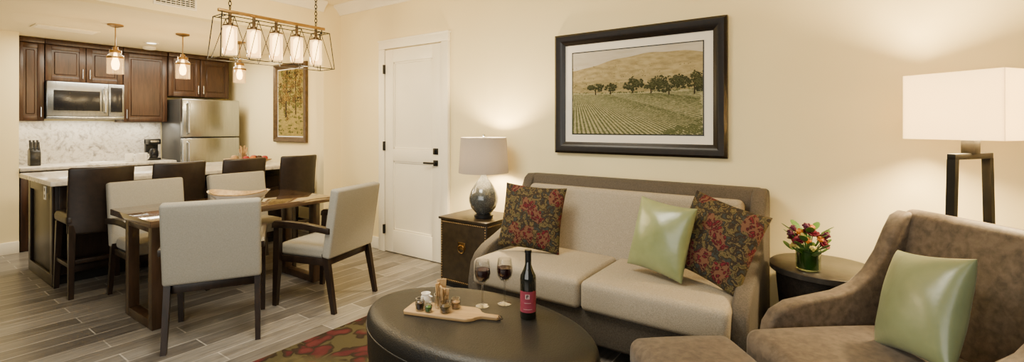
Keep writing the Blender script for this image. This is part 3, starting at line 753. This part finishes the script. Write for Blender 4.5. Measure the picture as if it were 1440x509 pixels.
pillow('dark floral throw pillow with crimson blooms at the left end of the sofa', (-1.83,2.865,.715),.47,.47,.15,(R(-16),R(3),R(14)),FLORAL)
pillow('pale green satin throw pillow on the right half of the sofa', (-.870,2.79,.715),.375,.43,.17,(R(-14),R(5),R(-16)),GREEN)
pillow('dark floral throw pillow with crimson blooms propped in the right arm of the sofa', (-.575,2.85,.725),.47,.47,.15,(R(-22),R(12),R(-22)),FLORAL)

# ------------------------------------------------------------------ armchair + ottoman
rz = R(-51); ax, ay = .215, 2.375
t = thing('armchair', 'brown velvet armchair at the lower right holding a green pillow', 'armchair', (ax,ay,.0062), rz)
MB().box(-.36,.36,-.37,.34,.08,.30,.02,3).build('base', VELVET, t)
mt = Matrix.Translation((0,.27,.20)) @ Matrix.Rotation(R(-10),4,'X')
MB().soft(-.37,.37,-.075,.085,0,.79,.040,mtx=mt,front=.015).build('backrest', VELVET, t)
arm = [(-.37,.08),(-.367,.40),(-.355,.47),(-.32,.525),(-.25,.565),(-.14,.585),(-.02,.605),(.07,.640),(.14,.70),(.20,.79),(.245,.89),(.28,.955),(.32,.975),(.40,.96),(.43,.91),(.36,.08)]
for sx in (-1,1):
    a, b = sorted((sx*.305, sx*.385)); MB().prism(arm,a,b,.020,4).build('arm', VELVET, t)
MB().soft(-.30,.30,-.485,.22,.29,.475,.045,.02,front=.010).build('seat_cushion', VELVET, t)
for sx in (-1,1):
    for sy in (-.33,.30): MB().taper((sx*.32,sy,0),.03,(sx*.32,sy,.085),.045).build('leg', ESP, t)
def chairpt(x, y, z): v = RotZ(rz) @ Vector((x,y,0)); return (ax+v.x, ay+v.y, z)
pillow('sage green silk throw pillow leaning on the brown velvet armchair', chairpt(.05,.015,.70),.37,.40,.17,(R(-20),R(-10),rz-R(8)),GREEN2)
t = thing('ottoman', 'brown velvet ottoman in front of the armchair', 'ottoman', (-.41,1.935,.0062), R(-51))
MB().soft(-.30,.30,-.235,.235,.29,.43,.05,.02).build('cushion_top', VELVET, t)
MB().box(-.285,.285,-.22,.22,.08,.30,.02,3).build('base', VELVET, t)
for sx in (-1,1):
    for sy in (-1,1): MB().taper((sx*.24,sy*.18,0),.03,(sx*.24,sy*.18,.085),.045).build('leg', ESP, t)

# ------------------------------------------------------------------ coffee table and its contents
t = thing('coffee_table', 'oval coffee table wrapped in pebbled black leather', 'coffee table', (-1.45,1.74,.0062))
MB().lathe([(0,.452),(.76,.452),(.85,.450),(.915,.444),(.96,.433),(.985,.418),(.998,.398),(1,.380),(.998,.370),(0,.370)],84,.64,.375).build('tabletop', HOB, t)
MB().tube([(.64*.999*math.cos(2*PI*k/90),.375*.999*math.sin(2*PI*k/90),.370) for k in range(90)],.0045,8,closed=True).build('piping', HOB, t)
MB().lathe([(0,.370),(.998,.370),(.990,.25),(.965,.12),(.93,.04),(0,.04)],84,.64,.375).build('table_body', HOB, t)
MB().lathe([(0,.04),(.86,.04),(.86,0),(0,0)],64,.64,.375).build('plinth', BLACK, t)
ZT = .4588
# serving board
br = R(19); bo = Vector((-1.575,1.695,ZT))
t = thing('serving_board', 'wooden serving board with a handle on the coffee table', 'serving board', bo, br)
out = [(-.20,-.07),(.12,-.075),(.15,-.06),(.17,-.03),(.19,-.018),(.26,-.016),(.275,0),(.26,.016),(.19,.018),(.17,.03),(.15,.06),(.12,.075),(-.20,.07),(-.21,.05),(-.21,-.05)]
m = MB(); m.prism(out,0,.016,.003,mtx=Matrix(((0,1,0,0),(0,0,1,0),(1,0,0,0),(0,0,0,1)))); m.build('board', OAK, t)
MB().tube([(.262,0,.017),(.275,.008,.014),(.284,.0,.006),(.278,-.010,.005),(.266,-.004,.017)],.0022,6,closed=True).build('cord_loop', DLEATH, t)
def bp(x, y, z=.0165): v = RotZ(br) @ Vector((x-.045,y,0)); return (bo.x+v.x, bo.y+v.y, ZT+z)
t = thing('cream_jug', 'small white ceramic jug on the serving board', 'jug', bp(-.085,.03))
MB().lathe([(0,0),(.022,0),(.028,.015),(.026,.04),(.021,.052),(.024,.062),(.021,.062),(.018,.05),(0,.012)],20).build('jug_body', CERAM, t)
MB().tube([(.024,0,.055),(.042,0,.05),(.04,0,.025),(.026,0,.018)],.004,6).build('jug_handle', CERAM, t)
def jar(label, x, y, r, h, fill):
    t = thing('glass_jar', label, 'jar', bp(x,y))
    MB().lathe([(0,0),(r*.9,0),(r,.006),(r,h*.8),(r*.85,h*.92),(r*.9,h),(r*.8,h),(r*.78,h*.9),(r*.93,h*.78),(r*.9,.006),(0,.004)],20).build('jar_body', CLEAR, t)
    MB().lathe([(0,.005),(r*.88,.006),(r*.9,h*.62),(0,h*.66)],18).build('jar_contents', fill, t)
jar('small jar of dark sauce at the front of the serving board',-.085,-.035,.023,.058,DARKS)
jar('short jar of olives in the middle of the serving board',.045,-.025,.027,.05,OLIVE)
jar('small jar of nuts at the back of the serving board',.075,.035,.024,.05,NUTS)
jar('tiny jar of green pickles left of the breadstick glass',-.035,-.045,.018,.04,LEAF)
t = thing('snack_glass', 'drinking glass of crackers on the serving board', 'glass', bp(.0,.03))
MB().lathe([(0,0),(.030,0),(.032,.006),(.037,.065),(.034,.065),(.030,.01),(0,.008)],20).build('glass_body', CLEAR, t)
for k in range(9):
    a = k*2.4; r1 = .007*(k%3); p = bp(0,.03,.027)
    o = MB().soft(-.019,.019,-.0035,.0035,0,.085+.014*(k%4),.003,n=2).build('cracker_stick', BREAD, None, (p[0]+r1*math.cos(a),p[1]+r1*math.sin(a),p[2]), (R(-6)*math.sin(a),R(6)*math.cos(a),a)); tag(o,'golden cracker stick standing in the snack glass','cracker','cracker sticks in the snack glass')
def make_wineglass():
    t = thing('wine_glass', '', 'wine glass', (0,0,0), 0, 'red wine glasses on the coffee table')
    MB().lathe([(0,0),(.034,0),(.035,.003),(.010,.009),(0,.009)],28).build('foot', CLEAR, t)
    MB().lathe([(.0065,.007),(.0045,.05),(.005,.11),(.011,.122)],12).build('stem', CLEAR, t)
    MB().lathe([(.004,.118),(.022,.126),(.037,.145),(.042,.17),(.040,.20),(.034,.235)],28).build('bowl', CLEAR, t)
    MB().lathe([(0,.124),(.019,.130),(.0345,.148),(.0405,.17),(.0392,.190),(0,.190)],24).build('wine', WINE, t)
    return t
wg = make_wineglass(); wg.location = (-1.49,1.865,ZT); wg['label'] = 'left wine glass of red wine, closer to the serving board'
w2 = copy_tree(wg); w2.location = (-1.415,1.955,ZT); w2['label'] = 'right wine glass of red wine, beside the wine bottle'
t = thing('wine_bottle', 'dark wine bottle with burgundy label on the coffee table', 'bottle', (-1.225,1.885,ZT), R(-5))
MB().lathe([(0,0),(.036,0),(.039,.006),(.039,.185),(.036,.205),(.022,.235),(.0155,.255),(.0145,.31),(.0165,.312),(.0165,.324),(.0,.324)],36).build('bottle_body', BOTTLEG, t)
def arcband(r, a0, a1, z0, z1, n=14):
    m = MB()
    for i in range(n):
        a, b = a0+(a1-a0)*i/n, a0+(a1-a0)*(i+1)/n
        m.poly([(r*math.cos(a),r*math.sin(a),z0),(r*math.cos(b),r*math.sin(b),z0),(r*math.cos(b),r*math.sin(b),z1),(r*math.cos(a),r*math.sin(a),z1)])
    return m
ca = R(-55)
lb = arcband(.0396,ca-1.25,ca+1.25,.035,.135).build('paper_label', LABELR, t)
arcband(.0399,ca-.30,ca+.24,.100,.122,6).build('emblem', LABELP, lb)
arcband(.0401,ca-.18,ca-.08,.103,.119,3).build('emblem_mark', BLACK, lb); arcband(.0401,ca-.08,ca+.12,.113,.119,4).build('emblem_mark', BLACK, lb); arcband(.0401,ca-.08,ca+.05,.107,.110,3).build('emblem_mark', BLACK, lb)
for z, w in ((.080,.42),(.050,.55)): arcband(.0399,ca-w,ca+w,z,z+.002,8).build('label_rule', LABELP, lb)
MB().lathe([(.0152,.258),(.0152,.311),(.0172,.312),(.0172,.3255),(0,.3258)],24).build('capsule', BLACK, t)

# ------------------------------------------------------------------ trunk table, lamp
t = thing('trunk_side_table', 'dark leather trunk side table with brass nailheads left of the sofa', 'side table', (-2.585,3.19,0))
MB().box(-.255,.255,-.22,.22,.04,.575,.008,3).build('trunk_body', TRUNKB, t)
MB().box(-.268,.268,-.235,.235,.575,.595,.005).build('trunk_top', TRUNKB, t)
MB().box(-.245,.245,-.21,.21,0,.04).build('plinth', BLACK, t)
m = MB()
def stud(x, y, z): m.ball((x,y,z),.0055,seg=6)
n = 26
for i in range(n):
    x = -.24+.48*i/(n-1); stud(x,-.22,.555); stud(x,-.22,.06)
for i in range(24):
    z = .06+.495*i/23; stud(-.24,-.22,z); stud(.24,-.22,z)
for i in range(20):
    y = -.2+.4*i/19; stud(.255,y,.555); stud(.255,y,.06)
m.build('nailheads', BRASS, t)
m = MB(); m.box(-.05,.03,-.226,-.218,.34,.40,.003)
m.tube([(-.01+.032*math.cos(a),-.232,.345+.032*math.sin(a)) for a in [2*PI*k/20 for k in range(20)]],.0045,6,closed=True); m.build('ring_pull', BRASS, t)
t = thing('table_lamp', 'silver grey gourd table lamp with grey shade on the trunk side table', 'lamp', (-2.488,3.13,.596))
MB().lathe([(0,0),(.078,0),(.082,.012),(.082,.026),(.066,.036),(0,.036)],32).build('lamp_foot', BLACK, t)
MB().lathe([(.058,.034),(.075,.05),(.108,.09),(.125,.14),(.126,.175),(.112,.225),(.080,.28),(.045,.325),(.028,.35),(.024,.368),(.0,.368)],40).build('lamp_body', MOSAIC, t)
MB().lathe([(0,.366),(.018,.366),(.018,.39),(.008,.40),(.008,.69),(.014,.695),(.012,.71),(0,.716)],16).build('lamp_stem', NICKEL, t)
m = MB(); m.lathe([(.214,.385),(.196,.685),(.193,.685),(.211,.385)],48); m.build('lamp_shade', TSHADE, t)
m = MB(); 
for k in range(3): a = 2*PI*k/3; m.tube([(0,0,.68),(.195*math.cos(a),.195*math.sin(a),.68)],.003,5)
m.build('shade_spider', NICKEL, t)

# ------------------------------------------------------------------ floor lamp
LX, LY = .495, 2.955
t = thing('floor_lamp', 'floor lamp with rectangular cream shade and dark metal frame behind the armchair', 'lamp', (LX,LY,0), R(-35))
m = MB(); hw, hd_ = .185, .155; z0, z1 = 1.318, 1.62
for a in ((-hw,hw,-hd_,-hd_+.004),(-hw,hw,hd_-.004,hd_),(-hw,-hw+.004,-hd_+.004,hd_-.004),(hw-.004,hw,-hd_+.004,hd_-.004)): m.box(a[0],a[1],a[2],a[3],z0,z1)
m.build('lamp_shade', FSHADE, t)
m = MB(); 
m.tube([(-hw+.004,0,1.60),(hw-.004,0,1.60)],.003,6); m.tube([(0,0,1.27),(0,0,1.60)],.007,8); m.box(-.025,.025,-.025,.025,1.25,1.315,.003); m.build('lamp_neck', IRON, t)
m = MB()
m.box(-.016,.016,-.145,.145,1.228,1.255,.003)
for s in (-1,1): m.taper((0,s*.185,.02),(.032,.030),(0,s*.131,1.23),(.032,.028))
m.build('lamp_frame', IRON, t)
MB().box(-.10,.10,-.20,.20,0,.022,.004).build('lamp_base', IRON, t)

# ------------------------------------------------------------------ drum end table and flowers
t = thing('end_table', 'round dark drum end table between the sofa and the armchair', 'end table', (-.07,3.135,0))
MB().lathe([(0,.60),(.258,.60),(.265,.595),(.265,.568),(.258,.562),(0,.562)],48).build('tabletop', DRUMTOP, t)
MB().lathe([(0,.562),(.235,.562),(.225,.45),(.20,.2),(.19,0),(0,0)],48).build('drum_body', WEAVE, t)
vx, vy, vz = -.135, 2.985, .601
t = thing('glass_vase', 'small round glass vase lined with a green leaf on the end table', 'vase', (vx,vy,vz))
MB().lathe([(0,0),(.045,0),(.058,.01),(.060,.12),(.056,.12),(.054,.012),(0,.008)],28).build('vase_body', GLEAFG, t)
MB().lathe([(0,.012),(.050,.014),(.052,.105),(.050,.105),(.045,.02),(0,.016)],24).build('leaf_lining', LEAFD, t)
def flower(kind, dx, dy, dz, r, mt, label, group):
    base = Vector((dx*.28, dy*.28, .10)); tip = Vector((dx,dy,dz))
    t = thing('flower', label, 'flower', (vx,vy,vz), 0, group)
    MB().tube([base*.9, (base+tip)/2, tip],.0025,6).build('stem', STEM, t)
    n = (tip-base).normalized(); q = n.to_track_quat('Z','Y').to_matrix().to_4x4()
    m = MB()
    if kind == 'rose':
        for L, (cnt, rad, tl, s) in enumerate(((7,.62,55,.62),(5,.38,30,.55),(3,.16,12,.45))):
            for k in range(cnt):
                a = 2*PI*k/cnt+L*.5
                mm = q @ RotZ(a) @ Matrix.Translation((rad*r,0,.15*L*r)) @ Matrix.Rotation(R(tl),4,'Y')
                m.ball(tip, r*s, (.28,.9,1), 8, mm)
        m.ball(tip+n*.35*r, r*.34, seg=8)
    else:
        m.ball(tip, r*.7, seg=8)
        for k in range(18):
            v = Vector((random.gauss(0,1),random.gauss(0,1),random.gauss(.3,1))).normalized()*r*.7
            m.ball(tip+v, r*.27, seg=6)
    m.build('bloom', mt, t)
for a, rr, z, s in ((20,.062,.172,.031),(90,.055,.195,.029),(165,.070,.168,.031),(235,.066,.163,.031),(300,.045,.205,.029),(345,.072,.150,.029)):
    flower('rose',rr*math.cos(R(a)),rr*math.sin(R(a)),z,s,REDP,'deep burgundy rose in the end table bouquet','burgundy roses in the vase')
for a, rr, z, s in ((200,.042,.205,.020),(270,.062,.172,.021),(325,.070,.180,.019),(60,.028,.226,.020)):
    flower('puff',rr*math.cos(R(a)),rr*math.sin(R(a)),z,s,ORANGEP,'small bright orange flower in the end table bouquet','orange flowers in the vase')
for a, rr, z, s in ((215,.082,.132,.019),(290,.075,.136,.019),(255,.078,.198,.016)):
    flower('puff',rr*math.cos(R(a)),rr*math.sin(R(a)),z,s,YELLOWP,'small yellow flower low in the end table bouquet','yellow flowers in the vase')
for a, rr, z, s in ((10,.085,.195,.022),(150,.082,.208,.022),(250,.02,.238,.024),(195,.086,.195,.020)):
    flower('puff',rr*math.cos(R(a)),rr*math.sin(R(a)),z,s,PURPP,'small plum coloured flower at the edge of the bouquet','plum flowers in the vase')
for k in range(20):
    a = R(k*18+10); t = thing('leaf_sprig','green leaf sprig rising from the end table bouquet','leaf sprig',(vx,vy,vz),0,'leaf sprigs in the vase')
    L = .082+.022*(k%3); tipz = .10+.040*(k%4)
    MB().tube([(.02*math.cos(a),.02*math.sin(a),.09),(L*.6*math.cos(a),L*.6*math.sin(a),tipz*.95)],.002,5).build('stem', STEM, t)
    m = MB(); mm = RotZ(a) @ Matrix.Translation((L*.85,0,tipz+.01)) @ Matrix.Rotation(R(-35),4,'Y'); m.ball((0,0,0),.036,(1,.6,.07),10,mm); m.build('leaf', LEAF, t)

# ------------------------------------------------------------------ rug
tag(MB().box(-2.80,-.05,.55,2.52,.0005,.006,.002).build('rug', RUG), 'crimson and olive leaf patterned rug under the coffee table', 'rug')

# ------------------------------------------------------------------ lights
def light(kind, name, loc, power, col, size=.05, rot=None, sy=None):
    l = bpy.data.lights.new(name, kind); l.energy = power; l.color = col
    if kind == 'AREA':
        l.size = size
        if sy: l.shape = 'RECTANGLE'; l.size_y = sy
    else: l.shadow_soft_size = size
    o = bpy.data.objects.new(name, l); C.objects.link(o); o.location = loc
    if rot: o.rotation_euler = rot
    return o
WARM = (1,.745,.39)
light('POINT','table_lamp_light',(-2.488,3.13,1.13),115,WARM,.06)
light('POINT','floor_lamp_light',(LX,LY,1.47),170,WARM,.06)
for k in (-1,0,1): light('POINT','chandelier_light',(-4.05,2.17+.3*k,1.87),20,WARM,.06)
for y in (1.56,2.15,2.75): light('POINT','pendant_light',(-5.975,y,1.86),14,WARM,.04)
light('AREA','kitchen_downlight',(-6.85,2.1,2.37),66,(1,.89,.68),.5,(0,0,0),1.6)
light('AREA','under_cabinet_light',(-7.70,1.20,1.43),2.2,(1,.91,.72),.2,(0,0,0),.2)
light('AREA','under_cabinet_light',(-7.70,1.69,1.455),7,(1,.91,.72),.2,(0,0,0),.6)
light('AREA','under_cabinet_light',(-7.70,2.29,1.425),5,(1,.91,.72),.2,(0,0,0),.4)
light('AREA','living_fill_light',(-2.2,1.2,2.78),100,(1,.92,.73),1.2,(0,0,0),1.2)  # added overhead fill for the living area, no ceiling fixture here
light('AREA','rear_fill_light',(-.6,-2.6,1.7),135,(1,.97,.88),4.5,(R(82),0,R(12)),2.2)  # added broad fill from behind the camera, no window modelled there
w = bpy.data.worlds.new('World'); bpy.context.scene.world = w; w.use_nodes = True
w.node_tree.nodes['Background'].inputs[0].default_value = (1,.96,.86,1); w.node_tree.nodes['Background'].inputs[1].default_value = .13

# ------------------------------------------------------------------ camera
cam = bpy.data.cameras.new('Camera'); co = bpy.data.objects.new('Camera', cam); C.objects.link(co)
co.location = (0,0,1.38); co.rotation_euler = (R(90),0,R(35))
cam.sensor_width = 36; cam.lens = 656/1440*36; cam.shift_y = -77.5/1440; cam.clip_start = .05
bpy.context.scene.camera = co
